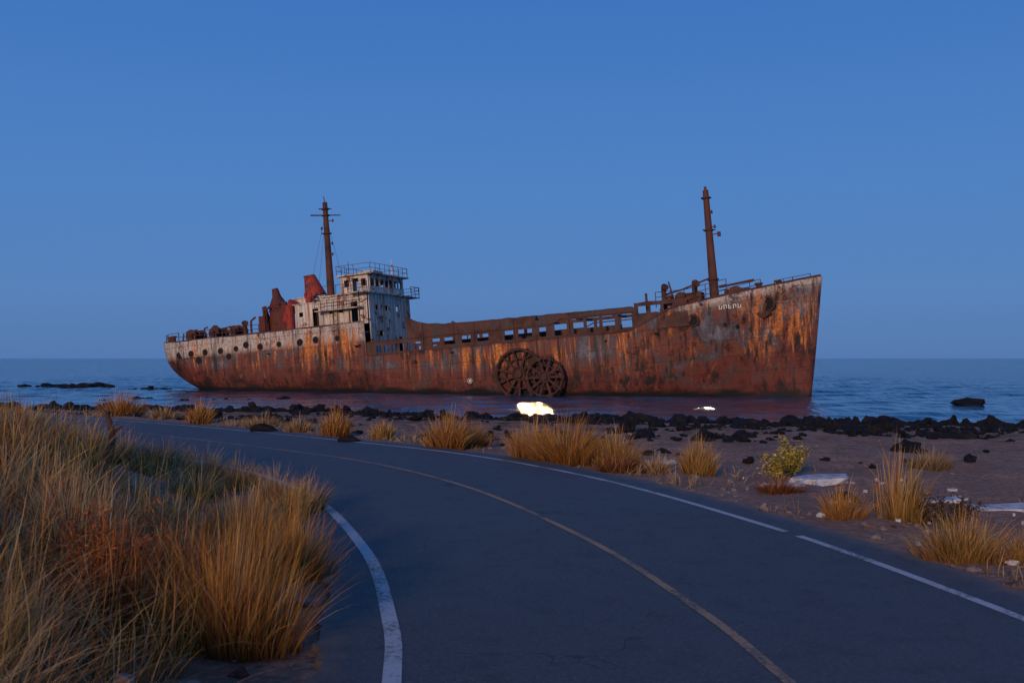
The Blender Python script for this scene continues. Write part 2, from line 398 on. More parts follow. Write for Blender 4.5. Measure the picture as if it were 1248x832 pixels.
NF=34; fr=[(j/(NF-1))**1.25 for j in range(NF)]
def ubow(u,f):
    if u<=44: return u
    e=58.45+1.91*(f**.9); return 44+(u-44)*(e-44)/16.36
hv=[];zc=[];rc=[]
def blob(u,h,cu,ch,ru,rh): return math.exp(-((u-cu)/ru)**2-((h-ch)/rh)**2)
for side in (-1,1):
    for u0 in US:
        k,t=keel(u0),top(u0)
        for f in fr:
            h=k+(t-k)*f; uu=ubow(u0,f); bb=section(u0,f)
            dent=.06*mnoise.noise(Vector((uu*.35,h*.6,side*3)))+.035*mnoise.noise(Vector((uu*1.1,h*1.1,side*3)))
            hv.append((uu,side*(max(bb+dent,0.0)),h))
            zw=h+TS*uu
            R=0
            if u0<22.9: R=max(0,min(1,(h-2.5)/.5))
            if u0>49: R=max(R,min(1,max(0,(h-(t-.75))/.25))*min(1,(u0-49)/2))
            if u0>52: R=max(R,.25*min(1,(u0-52)/3)*min(1,max(0,(h-1.5))))
            line=2.3+.5*mnoise.noise(Vector((uu*.12,0,5)))+ (1.6*max(0,(u0-47)/13))
            G=max(0,min(1,(line-zw)/.5))
            B=max(0,min(1,(.50+.3*mnoise.noise(Vector((uu*.5,1,5)))-zw)/.18))
            zc.append((R,G,B,1))
            g=.36+.26*blob(uu,h,51.5,1.0,8,1.9)+.30*blob(uu,h,57.5,-2.9,3,1.3)+.2*blob(uu,h,40,.6,8,.8)+.3*blob(uu,h,24.5,.4,3,.8)-.2*blob(uu,h,55,-1.2,4,1.1)
            o=.38+.55*blob(uu,h,18.5,2.6,4.5,1.6)+.5*blob(uu,h,34,.4,4,1.2)+.55*blob(uu,h,57.0,1.2,2.4,1.9)+.25*blob(uu,h,46,.5,2.5,1.5)
            kx=.35+.6*blob(uu,h,45.5,-2.5,2.2,.7)+.3*blob(uu,h,50,-2.6,3,.5)+.35*blob(uu,h,8,.2,5,.5)
            rc.append((min(g,1),min(o,1),min(kx,1),1))
hf=[];nU=len(US)
for s in range(2):
    o=s*nU*NF
    for i in range(nU-1):
        for j in range(NF-1):
            a=o+i*NF+j; q=(a,a+NF,a+NF+1,a+1); hf.append(q if s==0 else q[::-1])
o2=nU*NF
for i in (nU-1,):
    for j in range(NF-1): hf.append((i*NF+j,o2+i*NF+j,o2+i*NF+j+1,i*NF+j+1))
hull=np_mesh('hull',np.array(hv),np.array(hf),M_hull,None,True,ship)
za=hull.data.color_attributes.new('zone','FLOAT_COLOR','POINT'); za.data.foreach_set('color',np.array(zc,dtype=np.float32).ravel())
za=hull.data.color_attributes.new('region','FLOAT_COLOR','POINT'); za.data.foreach_set('color',np.array(rc,dtype=np.float32).ravel())
md=hull.modifiers.new('s','SOLIDIFY'); md.thickness=.07; md.offset=1 

# decks
P=Part()
def deck(u0,u1,hfun,n):
    prev=None
    for i in range(n+1):
        uu=u0+(u1-u0)*i/n; w=hb(uu)*.97; h=hfun(uu)
        cur=(len(P.v),len(P.v)+1); P.v+= [(uu,-w,h),(uu,w,h)]
        if prev: P.f.append((prev[0],cur[0],cur[1],prev[1]))
        prev=cur
deck(-.9,22.86,lambda u:4.12+.2*max(0,(3-u)/4),40); deck(22.95,48.3,lambda u:1.12,20); deck(48.3,59.3,lambda u:2.3+.05*(u-48),24)
P.obj('decks',M_dark,ship)
P=Part()
for sd in (-1,1):
    def edge(ua,ub,fn,r,n):
        pts=[]
        for i in range(n+1):
            uu=ua+(ub-ua)*i/n; pts.append((ubow(uu,1),sd*(hb(uu)+.02),fn(uu)))
        P.tube(pts,r,6)
    edge(-1,22.85,lambda u:top(u),.075,70); edge(23,45.6,lambda u:1.3,.07,30); edge(45.6,60.3,lambda u:top(u)+.02,.09,50)
    edge(3,22.85,lambda u:2.62,.045,30)
P.obj('rail_cap',M_brown,ship)

# midship side screens with real openings
def TT(u):
    if u<26.9: return 2.42
    if u<46.6: return 3.22+.95*math.exp(-(u-26.9)/1.25)+.07*mnoise.noise(Vector((u*1.4,0,0)))+ .01*(u-27)*-1+.1
    return 3.45+.12*mnoise.noise(Vector((u*2,0,3)))
def screen(name,sd,opens,T,u0=22.98,u1=50.6):
    cuts=set(list(np.arange(u0,u1,.45))+[u1,26.89,26.91,46.59,46.61])
    for a,b,_,_ in opens: cuts|={a,b}
    cuts=sorted(cuts); cuts=[c for c in cuts if u0<=c<=u1]
    vs=[];fs=[]
    for a,b in zip(cuts[:-1],cuts[1:]):
        if b-a<1e-4: continue
        mid=(a+b)/2; op=[o for o in opens if o[0]<mid<o[1]]
        seg=[(lambda u:1.32,T)] if not op else [(lambda u:1.32,lambda u,o=op[0]:o[2]),(lambda u,o=op[0]:o[3],T)]
        for lo,hi in seg:
            k=len(vs)
            for uu in (a,b):
                w=sd*(hb(uu)-.06)
                vs+=[(uu,w,lo(uu)),(uu,w,max(hi(uu),lo(uu)+.02))]
            fs.append((k,k+2,k+3,k+1))
    o=mesh_obj(name,vs,fs,M_brown,ship)
    md=o.modifiers.new('s','SOLIDIFY'); md.thickness=.09; md.offset=0
    return o
ops=[]
for i in range(6): ops.append((23.9+i*.74,23.9+i*.74+.52,1.45,2.1))
for a,b in ((29.2,29.9),(30.3,31.3),(31.9,32.7),(33.3,34.3)): ops.append((a,b,1.62,2.2))
for a,b in ((35.7,36.5),(36.9,38.1),(38.7,39.3)): ops.append((a,b,1.5,2.25))
for a,b in ((40.0,41.05),(41.3,42.45),(42.7,43.75),(44.0,45.0),(45.3,46.35)): ops.append((a,b,1.48,2.66))
for a,b in ((46.9,47.6),(47.85,48.6),(48.85,49.5)): ops.append((a,b,2.4,3.15))
screen('starboard_screen',-1,ops,TT)
opp=[]
uu=23.3
while uu<49.5:
    if not (26.2<uu+1<27): opp.append((uu,uu+1.9,1.42,2.95 if uu>27 else 2.2))
    uu+=2.2
opp=[o for o in opp if not (o[0]<26.9<o[1] or o[0]<46.6<o[1])]
screen('port_screen',1,opp,TT)
P=Part()
for sd in (-1,1):
    for uu in np.arange(27.2,46.6,1.17):
        if any(a-.04<uu<b+.04 for a,b,_,_ in ops): continue
        w=hb(uu)*sd
        P.box((uu-.04,w-.07,1.34),(uu+.04,w+.07,TT(uu)-.05))
    P.tube([(uu,sd*(hb(uu)+.02),2.42 if uu<40 else 2.78) for uu in np.linspace(27,46.5,24)],.05,6)
    P.tube([(uu,sd*(hb(uu)-.05),TT(uu)) for uu in np.linspace(26.95,46.5,60)],.06,6)
    P.tube([(uu,sd*(hb(uu)-.05),TT(uu)) for uu in np.linspace(22.98,26.88,4)],.06,6)
for uu in np.arange(28,46,3.1):
    P.box((uu,-4.5,2.95),(uu+.15,4.5,3.12))
P.box((29,-2.6,1.14),(45,-2.45,2.0)); P.box((29,2.45,1.14),(45,2.6,2.0))
P.obj('screen_frames',M_brown,ship)

# superstructure
P=Part()
X=(1,0,0);Z=(0,0,1);Y=(0,1,0)
sideh=[(.5,.95,1.15,1.55),(1.45,1.9,1.15,1.55),(2.7,3.35,.25,2.0)]
P.panel((18.6,-3.9,4.16),X,Z,4.3,2.64,.08,sideh)
P.panel((18.6,3.9,4.16),X,Z,4.3,2.64,.08,sideh)
P.panel((22.98,-3.88,1.16),Y,Z,7.76,5.64,.08,[(1.1,1.6,4.2,4.65),(2.9,3.4,4.2,4.65),(4.9,5.4,4.2,4.65),(5.2,5.9,.1,1.9),(1.6,2.2,1.9,2.4)])
P.panel((18.62,-3.8,4.16),Y,Z,7.6,2.64,.08,[(1,1.7,.2,2)])
P.box((18.3,-4.2,6.80),(23.25,4.2,6.92))
P.panel((20.0,-3.2,6.92),X,Z,2.75,1.6,.07,[(.35,.85,.65,1.25),(1.2,1.8,.1,1.35),(2.05,2.55,.6,1.25)])
P.panel((20.0,3.2,6.92),X,Z,2.75,1.6,.07,[(.35,.8,.75,1.25),(2.1,2.55,.7,1.25)])
P.panel((22.8,-3.18,6.92),Y,Z,6.36,1.6,.07,[(.22+i*.87,.22+i*.87+.66,.58,1.28) for i in range(7)])
P.panel((20.02,-3.1,6.92),Y,Z,6.2,1.6,.07,[(2.5,3.2,.1,1.4)])
P.box((19.7,-3.6,8.52),(23.3,3.6,8.62))
P.box((20.8,-1.2,8.62),(22.2,.6,9.1))
P.cyl((22.3,2.3,8.62),(22.3,2.3,10.3),.09,.05,8)
P.box((21.4,4.2,6.82),(23.2,5.9,6.90)); P.box((21.6,-5.0,6.82),(23.2,-4.2,6.90))
P.box((18.0,-4.75,5.55),(22.6,-3.9,5.63))
P.panel((14.1,-1.5,4.16),X,Z,3.1,3.1,.08,[(.5,1.0,1.5,2.0),(1.6,2.2,.3,1.9)])
P.panel((17.2,-1.5,4.16),Y,Z,3.0,3.1,.08,[])
P.panel((14.1,-1.42,4.16),Y,Z,2.9,3.1,.08,[])
P.panel((14.1,1.5,4.16),X,Z,3.1,3.1,.08,[])
P.box((13.9,-1.7,7.26),(17.4,1.7,7.34))
P.panel((15.4,-3.6,4.16),X,Z,3.1,2.3,.08,[(.4,.8,1.2,1.6),(1.8,2.4,.2,1.8)]); P.box((15.2,-3.75,6.46),(18.5,-1.6,6.54))
P.panel((15.42,-3.5,4.16),Y,Z,1.9,2.3,.08,[])
P.obj('superstructure',M_white,ship)
P=Part()
P.rail([(19.8,-3.5,8.62),(23.2,-3.5,8.62),(23.2,3.5,8.62),(19.8,3.5,8.62),(19.8,-3.5,8.62)],.85,.025,.85,2,.12)
P.rail([(21.5,4.2,6.9),(21.5,5.85,6.9),(23.15,5.85,6.9),(23.15,4.2,6.9)],.95,.03,.7,3)
P.rail([(18.05,-4.7,5.63),(22.55,-4.7,5.63)],.85,.03,.6,3); P.rail([(18.4,-4.1,6.92),(21.5,-4.1,6.92)],.85,.03,.7,2,.2)
P.rail([(21.65,-4.95,6.9),(23.15,-4.95,6.9),(23.15,-4.2,6.9)],.9,.03,.6,3)
for uu in (18.3,19.9,21.5,22.5): P.cyl((uu,-4.68,4.3),(uu,-4.68,5.55),.05,.05,6)
P.cyl((22.3,-4.2,6.1),(23.2,-5.9,6.82),.05,.05,5)
P.cyl((20.4,-2.4,8.62),(20.4,-2.4,10.0),.035,.02,5); P.cyl((21.2,1.6,8.62),(21.2,1.6,9.7),.03,.02,5)
pts=[]
for a in np.linspace(10,90,8):
    t=math.radians(a); pts.append((4-4.85*math.cos(t),-4.5*math.sin(t),4.3))
pts+=[(8,-4.5,4.25),(12,-4.5,4.25),(16,-4.5,4.25)]
P.rail(pts,.8,.035,1.0,2,.45)
P.rail([(p[0],-p[1],p[2]) for p in pts],.8,.03,1.2,2,.6)
fp=[(uu,-(hb(uu)-.15),top(uu)+.0) for uu in np.linspace(50.5,59.6,8)]
P.rail(fp[4:],.32,.03,.5,1,.35)
P.rail([(48.2,-3.9,2.95),(50.4,-3.6,2.95),(53.5,-2.7,3.5)],1.2,.035,.8,3,.15)
P.rail([(48.2,3.6,2.95),(50.4,3.3,2.95),(55.5,2.0,3.7)],1.1,.035,.8,3,.25)
P.obj('railings',M_dark,ship)

# masts
def mast(name,u,h0,h1,r0,r1,arms,steps):
    P=Part()
    n=8
    for i in range(n):
        a=h0+(h1-h0)*i/n;b=h0+(h1-h0)*(i+1)/n
        P.cyl((u,0,a),(u,0,b),r0+(r1-r0)*i/n,r0+(r1-r0)*(i+1)/n,14)
    for (h,l0,l1,r) in arms:
        P.cyl((u-l0*.75,-l0*.66,h),(u+l1*.75,l1*.66,h),r,r*.7,8)
        P.ring((u,0,h-.02),(0,0,1),r1+.12,.07,14,6)
    for h,l in steps:
        P.cyl((u,-.05,h),(u+l,-.05,h+.02),.04,.04,6); P.cyl((u+l,-.05,h-.12),(u+l,-.05,h+.14),.09,.07,8)
    return P
P=mast('m',17.0,4.2,16.1,.42,.22,[(14.9,1.4,1.4,.07),(15.5,.6,.6,.06),(13.2,.5,.5,.06)],[(14.3,.75),(12.2,.55),(13.7,-.5),(11.2,.5)])
P.cyl((17,0,16.1),(16.9,0,16.7),.05,.03,6)
for sgn in (-1,1): P.cyl((17,0,14.9),(17.3,sgn*3.6,4.3),.012,.012,4)
P.cyl((17,0,15.2),(14,-.5,4.4),.012,.012,4)
P.obj('aft_mast',M_mast,ship,False)
P=mast('m',52.1,2.4,12.2,.40,.23,[(11.6,.45,.45,.06),(9.0,.55,.6,.06)],[(8.6,.75),(9.2,.5),(10.4,.35)])
P.ring((52.1,0,5.0),(0,0,1),.4,.08,16,6)
P.box((52.75,-.2,8.4),(53.0,.1,8.75))
P.cyl((52.1,0,12.2),(52.1,0,12.5),.12,.1,8)
P.obj('fore_mast',M_mast,ship,False)

# funnel + boiler machinery
P=Part()
P.cyl((15.5,-.2,7.34),(15.25,-.2,8.3),1.05,.8,20); P.cyl((15.25,-.2,8.3),(14.95,-.2,9.4),.8,.52,20); P.ring((14.95,-.2,9.38),(0,0,1),.52,.07,20,6)
P.cyl((13.5,-2.2,5.3),(14.6,-2.6,6.9),.45,.5,14); P.cyl((14.4,-3.0,4.2),(14.4,-3.0,6.6),.42,.42,14)
P.cyl((16.4,-2.9,6.54),(16.4,-2.9,7.2),.3,.3,12); P.ring((16.4,-2.95,7.3),(0,1,.2),.3,.12,14,6)
P.obj('red_funnel',M_red,ship,False)
P=Part()
P.cyl((12.0,-1.2,4.15),(12.0,-1.2,6.9),.85,.85,18); P.cyl((12.0,-1.2,6.9),(11.9,-1.2,7.7),.85,.45,18); P.cyl((11.9,-1.2,7.7),(11.75,-1.2,8.5),.42,.30,14)
P.ring((12,-1.2,5.2),(0,0,1),.87,.06,20,6); P.ring((12,-1.2,6.4),(0,0,1),.87,.06,20,6)
P.box((10.5,-2.3,4.15),(11.4,-.7,6.0)); P.cyl((10.9,-1.6,6.0),(10.7,-1.6,6.9),.28,.22,10)
P.box((12.6,-2.6,4.15),(13.6,-1.2,6.4)); P.cyl((13.2,-2,6.4),(13.2,-2,7.1),.4,.25,10)
P.tube([(11.2,-2.4,4.2),(11.2,-2.4,6.4),(12.0,-2.4,6.8),(12.9,-2.6,6.2)],.12,8)
P.tube([(10.0,-2.8,4.2),(10.0,-2.8,5.6),(10.5,-2.8,5.9)],.1,8)
P.obj('boiler_stack',rusty('dull_red_steel',(.13,.025,.022),.46,.56,44,.68),ship,False)

# deck clutter aft: bollards, winches, vents
P=Part()
def bollard(u,v,h,s=1):
    P.cyl((u,v,h),(u,v,h+.45*s),.15*s,.15*s,10); P.cyl((u,v,h+.45*s),(u,v,h+.55*s),.22*s,.2*s,10)
def winch(u,v,h,s=1):
    P.box((u-.5*s,v-.5*s,h),(u+.5*s,v+.5*s,h+.2*s)); P.cyl((u,v-.6*s,h+.55*s),(u,v+.6*s,h+.55*s),.28*s,.28*s,14)
    for q in (-.6,-.15,.6): P.cyl((u,v+q*s-.03,h+.55*s),(u,v+q*s+.03,h+.55*s),.45*s,.45*s,16)
def vent(u,v,h,H,r=.2):
    P.cyl((u,v,h),(u,v,h+H),r,r,12); P.cyl((u,v,h+H),(u+.18,v-.22,h+H+.2),r*1.05,r*1.6,12)
h0=4.12
for u_,v_ in ((.6,-2.6),(1.6,-3.4),(4.2,-4.1),(6.6,-4.1),(9.0,-4.1)): bollard(u_,v_,h0,1.5)
winch(3.0,-1.8,h0,1.35); winch(6.0,-2.3,h0,1.3); winch(8.6,-2.8,h0,1.2)
vent(4.6,-1.0,h0,1.2); vent(7.3,-1.0,h0,.9,.25); vent(9.6,-3.2,h0,1.1,.2); vent(2.0,-.6,h0,1.1,.16)
P.tube([(5.2,-3.4,h0),(5.2,-3.4,h0+1.2),(5.6,-3.4,h0+1.3)],.07); P.tube([(1.0,-1.4,h0),(1.2,-1.4,h0+1.2)],.06)
P.tube([(8.0,-3.7,h0),(7.7,-3.7,h0+1.0),(8.4,-3.7,h0+1.1)],.07)
P.obj('aft_deck_gear',M_dark,ship)
P=Part()
winch(50.0,-2.4,2.95,1.1); winch(54.0,-.9,3.1,1.1); bollard(49.2,-3.6,2.95,1.6); bollard(55.8,-1.6,3.4,1.5); bollard(57.2,-.9,3.6,1.3)
vent(48.6,-2.6,2.4,2.0,.2); vent(50.9,-1.8,2.6,1.9,.22)
P.box((50.3,-3.2,2.6),(51.6,-1.6,3.9)); P.box((53.2,-2.0,2.8),(55.0,-.5,3.95)); P.cyl((52.6,-.5,4.3),(55.4,-1.0,4.55),.09,.09,8)
P.cyl((47.3,-3.2,2.0),(47.3,-3.2,4.2),.1,.1,8); P.cyl((49.6,-3.4,3.0),(49.2,-3.4,4.9),.08,.06,8); P.cyl((51.0,-2.9,3.0),(51.0,-2.9,4.7),.1,.1,8)
P.tube([(52.1,-.2,5.2),(49.6,-.6,4.4),(48.2,-.9,4.1)],.07)
P.box((46.7,-3.6,3.3),(50.2,-3.45,3.5))
P.obj('forecastle_gear',M_dark,ship)

# hull fittings
def hull_side(u,h):
    k,t=keel(u),top(u); f=max(0,min(1,(h-k)/(t-k))); return -section(u,f)
M_black,nt,p=new_mat('dark_opening'); p.inputs['Base Color'].default_value=(.008,.007,.007,1); p.inputs['Roughness'].default_value=.9
P=Part();Q=Part()
for u_,h_ in [(3.2,2.95),(4.6,3.0),(6.2,3.0),(7.9,3.0),(9.6,3.05),(10.7,3.3),(12.2,3.0),(14.2,3.05),(16.4,3.0),(18.0,3.1),(20.2,3.05),(8.8,2.4),(5.4,2.35),(53.2,1.2),(54.6,1.5)]:
    y=hull_side(u_,h_); r=random.choice((.20,.25,.29)) if u_<50 else .12
    P.ring((u_,y-.05,h_),(0,1,0),r+.03,.045,16,6); Q.cyl((u_,y-.03,h_),(u_,y-.10,h_),r,r,14)
for u_,h_,r in [(50.9,1.7,.36),(56.4,2.55,.46)]:
    y=hull_side(u_,h_)
    nrm=(.25 if u_>53 else .05,1,.15)
    P.ring((u_,y-.03,h_),nrm,r+.06,.10,22,8); Q.cyl((u_,y+.05,h_),(u_,y-.10,h_),r,r,18)
y=hull_side(56.4,2.2); P.cyl((56.3,y-.25,2.6),(56.0,y-.3,1.6),.12,.12,8); P.cyl((55.6,y-.35,1.9),(56.0,y-.3,1.5),.12,.09,8); P.cyl((56.6,y-.3,1.85),(56.0,y-.3,1.5),.12,.09,8)
P.cyl((57.6,hull_side(57.6,2.9)-.05,2.9),(57.6,hull_side(57.6,2.9)+.05,2.9),.22,.22,12)
P.obj('porthole_rims',M_brown,ship); 
def ragged(u_,h_,ru,rh,n=18):
    vs=[];k=[random.uniform(.5,1.15) for _ in range(n)]
    for i in range(n):
        t=2*math.pi*i/n; a=u_+ru*k[i]*math.cos(t); b=h_+rh*k[i]*math.sin(t); vs.append((a,hull_side(a,b)-.12,b))
    Q.add([(u_,hull_side(u_,h_)-.12,h_)]+vs,[(0,1+i,1+(i+1)%n) for i in range(n)])
for a in [(27.6,.4,.18,.12),(2.6,2.2,.3,.12),(22.2,2.2,.4,.15),(13.1,2.3,.2,.1),(31,.9,.25,.08),(48.2,.9,.3,.16),(54.1,1.0,.16,.2),(44.2,.7,.14,.1)]: ragged(*a)
Q.obj('openings_dark',M_black,ship)
M_plate,nt,p=new_mat('pale_letters_and_light_disc'); p.inputs['Base Color'].default_value=(.72,.70,.66,1); p.inputs['Roughness'].default_value=.5
P=Part(); x0=52.9
for i in range(5):
    y=hull_side(x0,2.45)-.10
    P.box((x0,y,2.36),(x0+.06,y+.02,2.70)); P.box((x0+.1,y,2.63 if i%2 else 2.36),(x0+.22,y+.02,2.70 if i%2 else 2.43))
    if i!=2: P.box((x0+.19,y,2.43),(x0+.25,y+.02,2.62))
    else: P.box((x0+.1,y,2.50),(x0+.22,y+.02,2.56))
    x0+=.34
P.obj('name_lettering',M_plate,ship)

# two spoked iron wheels leaning on the hull
def wheel(c,R,ns,tilt,name):
    P=Part(); c=Vector(c); ax=Vector((0,1,tilt)).normalized(); a=ax.orthogonal().normalized(); b=ax.cross(a)
    P.ring(c,ax,R,.12,44,8,0,2*math.pi,1.6); P.ring(c,ax,R*.62,.06,36,6); P.ring(c,ax,R*.28,.09,24,6,0,2*math.pi,1.5)
    P.cyl(c-ax*.3,c+ax*.25,R*.15,R*.15,16)
    for i in range(ns):
        t=2*math.pi*(i+.3)/ns; w=a*math.cos(t)+b*math.sin(t); q=ax.cross(w)
        P.obox(c+w*R*.13-q*.09-ax*.06,w*R*.86,q*.18,ax*.12)
        w2=a*math.cos(t+.3)+b*math.sin(t+.3)
        if i%2==0: P.cyl(c+w*R*.62,c+w2*R*.97,.06,.06,6)
        P.box(c+w*R*1.0-Vector((.15,.2,.15)),c+w*R*1.0+Vector((.15,.12,.15)))
    P.obj(name,rusty(name+'_iron',(.04,.018,.016),.42,.55,60,.72),ship)
wheel((36.9,-5.05,-1.3),1.95,11,.05,'large_spoked_wheel')
wheel((39.2,-5.5,-1.75),1.5,10,-.06,'small_spoked_wheel')

# added spots with made-up hoods, narrowed beams put glints on the water
bpy.context.view_layer.update()
mw=ship.matrix_world.copy()
def added_glint_spot(uvh,target,power,cone,narrow,color,name,size=.10):
    P=Part(); u_,v_,h_=uvh
    P.cyl((u_,v_+.35,h_+.2),(u_,v_,h_+.12),.04,.04,6); P.cyl((u_,v_,h_+.02),(u_,v_-.02,h_+.18),.17,.08,14)
    P.obj(name+'_hood',M_dark,ship)
    L=bpy.data.lights.new(name,'SPOT'); L.energy=power; L.color=color; L.spot_size=math.radians(cone); L.spot_blend=.9; L.shadow_soft_size=size
    o=bpy.data.objects.new(name,L); link(o,ship)
    pos=mw@Vector((u_,v_-.05,h_-.05)); q=(Vector(target)-pos).to_track_quat('-Z','Y')
    o.matrix_basis=mw.inverted()@(Matrix.Translation(pos)@q.to_matrix().to_4x4()@Matrix.Diagonal((narrow,1,1,1)))
added_glint_spot((38.6,-5.2,3.0),(1.25,63,0),24000,30,.28,(1,.55,.22),'side_added_glint_spot',.16)
added_glint_spot((51.7,-4.6,3.0),(11.9,61,0),9000,16,.3,(1,.80,.55),'bow_added_glint_spot',.16)
P=Part(); y=hull_side(32.3,-1.3); P.cyl((32.4,y-.16,-1.55),(32.4,y-.02,-1.55),.10,.10,14); P.ring((32.4,y-.15,-1.55),(0,1,0),.20,.025,18,6); P.obj('painted_light_disc',M_plate,ship)  # unlit pale disc, its colour stands in for the small light on the hull

# ------------------------------------------------------------------ rocks
m,nt,p=new_mat('dark_basalt'); co=objco(nt)
a=noise_n(nt,co,3,8,.7)
nt.links.new(ramp(nt,a,[(.3,(.004,.004,.005)),(.6,(.011,.010,.012)),(.8,(.03,.027,.027))]),p.inputs['Base Color']); p.inputs['Roughness'].default_value=.75
p.inputs['Specular IOR Level'].default_value=.2
bump(nt,a,.7,.06,p); M_rock=m
def ico(sub,seed):
    bm=bmesh.new(); bmesh.ops.create_icosphere(bm,subdivisions=sub,radius=1)
    for v in bm.verts:
        n_=mnoise.noise(v.co*1.1+Vector((seed*7,0,0)))*.7+mnoise.noise(v.co*2.6+Vector((seed*3,5,0)))*.35
        v.co*=1+n_
    bm.verts.index_update()
    V=np.array([v.co[:] for v in bm.verts]); F=np.array([[v.index for v in f.verts] for f in bm.faces]); bm.free(); return V,F
icos=[ico(2,s) for s in range(6)]
def rocks(name,P,S,mat=None,flat=.75):
    Vs=[];Fs=[];o=0
    for (x,y,z),s in zip(P,S):
        V0,F0=icos[rng.integers(6)]; a=rng.uniform(0,6.28); sc=np.array([rng.uniform(.8,1.4),rng.uniform(.7,1.1),flat*rng.uniform(.6,1.25)])*s
        W=V0*sc; c,sn=math.cos(a),math.sin(a)
        W=np.stack([W[:,0]*c-W[:,1]*sn+x,W[:,0]*sn+W[:,1]*c+y,W[:,2]+z+s*.18],1)
        Vs.append(W);Fs.append(F0+o);o+=len(V0)
    return np_mesh(name,np.concatenate(Vs),np.concatenate(Fs),mat or M_rock,None,False)
def shore_pts(n,dmin,dmax,tmin=-50,tmax=45,pw=1.3):
    t=rng.uniform(tmin,tmax,n); dd=rng.uniform(0,1,n)**pw*(dmax-dmin)+dmin
    x=SPX+SNY*t+ SNX*dd; y=SPY-SNX*t+SNY*dd
    return x,y-(shore(x,y)-dd)/SNY
x1,y1=shore_pts(950,-3.2,1.4); s1=rng.lognormal(-1.65,.5,950)
x2,y2=shore_pts(4600,-23,0,-50,45,.75); keep=(lumps(x2*.4,y2*.6)>-.08); x2=x2[keep];y2=y2[keep]; s2=rng.lognormal(-2.3,.5,len(x2))
xx=np.concatenate([x1,x2]);yy=np.concatenate([y1,y2]);ss=np.clip(np.concatenate([s1,s2]),.04,.45)
rdd,sdd=road_dist(xx,yy); kk=rdd>4.2; xx=xx[kk];yy=yy[kk];ss=ss[kk]
rocks('shoreline_rocks',list(zip(xx,yy,height(xx,yy))),ss)
n=1100; a=rng.uniform(3,34,n); cx=np.interp(a+ARC[np.argmin(abs(CL[:,1]-2))]-3,ARC,CL[:,0]); cy=np.interp(a+ARC[np.argmin(abs(CL[:,1]-2))]-3,ARC,CL[:,1])
k=[int(np.argmin((CL[:,0]-p0)**2+(CL[:,1]-p1)**2)) for p0,p1 in zip(cx,cy)]
side=np.where(rng.random(n)<.35,-1,1); off=(3.1+rng.exponential(1.6,n))*side
px=cx+NR[k][:,0]*off; py=cy+NR[k][:,1]*off
M_peb=rusty('pebble_stone',(.25,.20,.18),.4,.5,70,.9)
rocks('roadside_pebbles',list(zip(px,py,height(px,py))),np.clip(rng.lognormal(-3.8,.6,n),.010,.08),M_peb)
def single_rock(name,x,y,z,s,sc,mat=M_rock,i=0):
    V0,F0=icos[i]; W=V0*np.array(sc)*s+np.array([x,y,z]); return np_mesh(name,W,F0,mat,None,False)
single_rock('sea_rock',28.7,62.7,.14,1,(.85,.7,.42),i=2)
def reef(x0,y0,w,n,s):
    xs_=x0+rng.normal(0,w,n); ys_=y0+rng.normal(0,w*.5,n)
    rocks('reef_rocks',[(a,b,-.04) for a,b in zip(xs_,ys_)],np.clip(rng.lognormal(math.log(s),.45,n),.15,.8),None,.42)
reef(-45,101,1.7,40,.42); reef(-33.6,94,.9,14,.34); reef(-24,72,2.5,18,.22)
for (x,y,s) in ((-9.0,35,.45),(-3.9,23.9,.25),(-6.8,27.3,.32),(9.6,24,.28),(7.0,30,.3),(13.5,30,.36),(4.8,14.4,.17)):
    single_rock('beach_rock',x,y,float(height(np.array([x]),np.array([y]))[0])+s*.15,s,(1.3,.9,.6),i=random.randrange(6))

# ------------------------------------------------------------------ grass
def blades(base,H,W,ang,bend,c0,c1,K=5):
    n=len(base); t=np.linspace(0,1,K+1)[None,:,None]
    d=np.stack([np.cos(ang),np.sin(ang),np.zeros(n)],1)[:,None,:]
    tw=ang+rng.normal(0,.9,n)+np.pi/2
    w=np.stack([np.cos(tw),np.sin(tw),np.zeros(n)],1)[:,None,:]
    Hc=H[:,None,None]; B=bend[:,None,None]
    up=np.array([0,0,1.])[None,None,:]
    p=base[:,None,:]+up*Hc*(t-.38*B*t*t)+d*Hc*B*(.25*t+.6*t*t)
    p=p+ w*Hc*.06*np.sin(t*3+ang[:,None,None])*t
    hw=W[:,None,None]*.5*(1-t**1.6*.93)
    V=np.stack([p-w*hw,p+w*hw],2).reshape(-1,3)
    i0=(np.arange(n)*2*(K+1))[:,None]; k=(np.arange(K)*2)[None,:]
    a=(i0+k); F=np.stack([a,a+1,a+3,a+2],2).reshape(-1,4)
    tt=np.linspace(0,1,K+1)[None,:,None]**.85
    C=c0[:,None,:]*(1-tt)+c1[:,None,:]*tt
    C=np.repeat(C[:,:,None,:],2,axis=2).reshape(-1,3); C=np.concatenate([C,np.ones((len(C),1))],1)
    return V,F,C
def cvar(n,c,s=.2):
    c=np.array(c)[None]; return np.clip(c*(1+rng.normal(0,s,(n,1)))*(1+rng.normal(0,s*.25,(n,3))),.005,.9)
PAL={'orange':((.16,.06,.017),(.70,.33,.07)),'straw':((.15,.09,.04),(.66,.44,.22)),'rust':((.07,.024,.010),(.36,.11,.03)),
     'green':((.08,.08,.025),(.44,.33,.06)),'grey':((.09,.06,.03),(.42,.32,.19)),'gold':((.16,.085,.02),(.70,.41,.12)),'dark':((.03,.02,.015),(.09,.06,.04))}
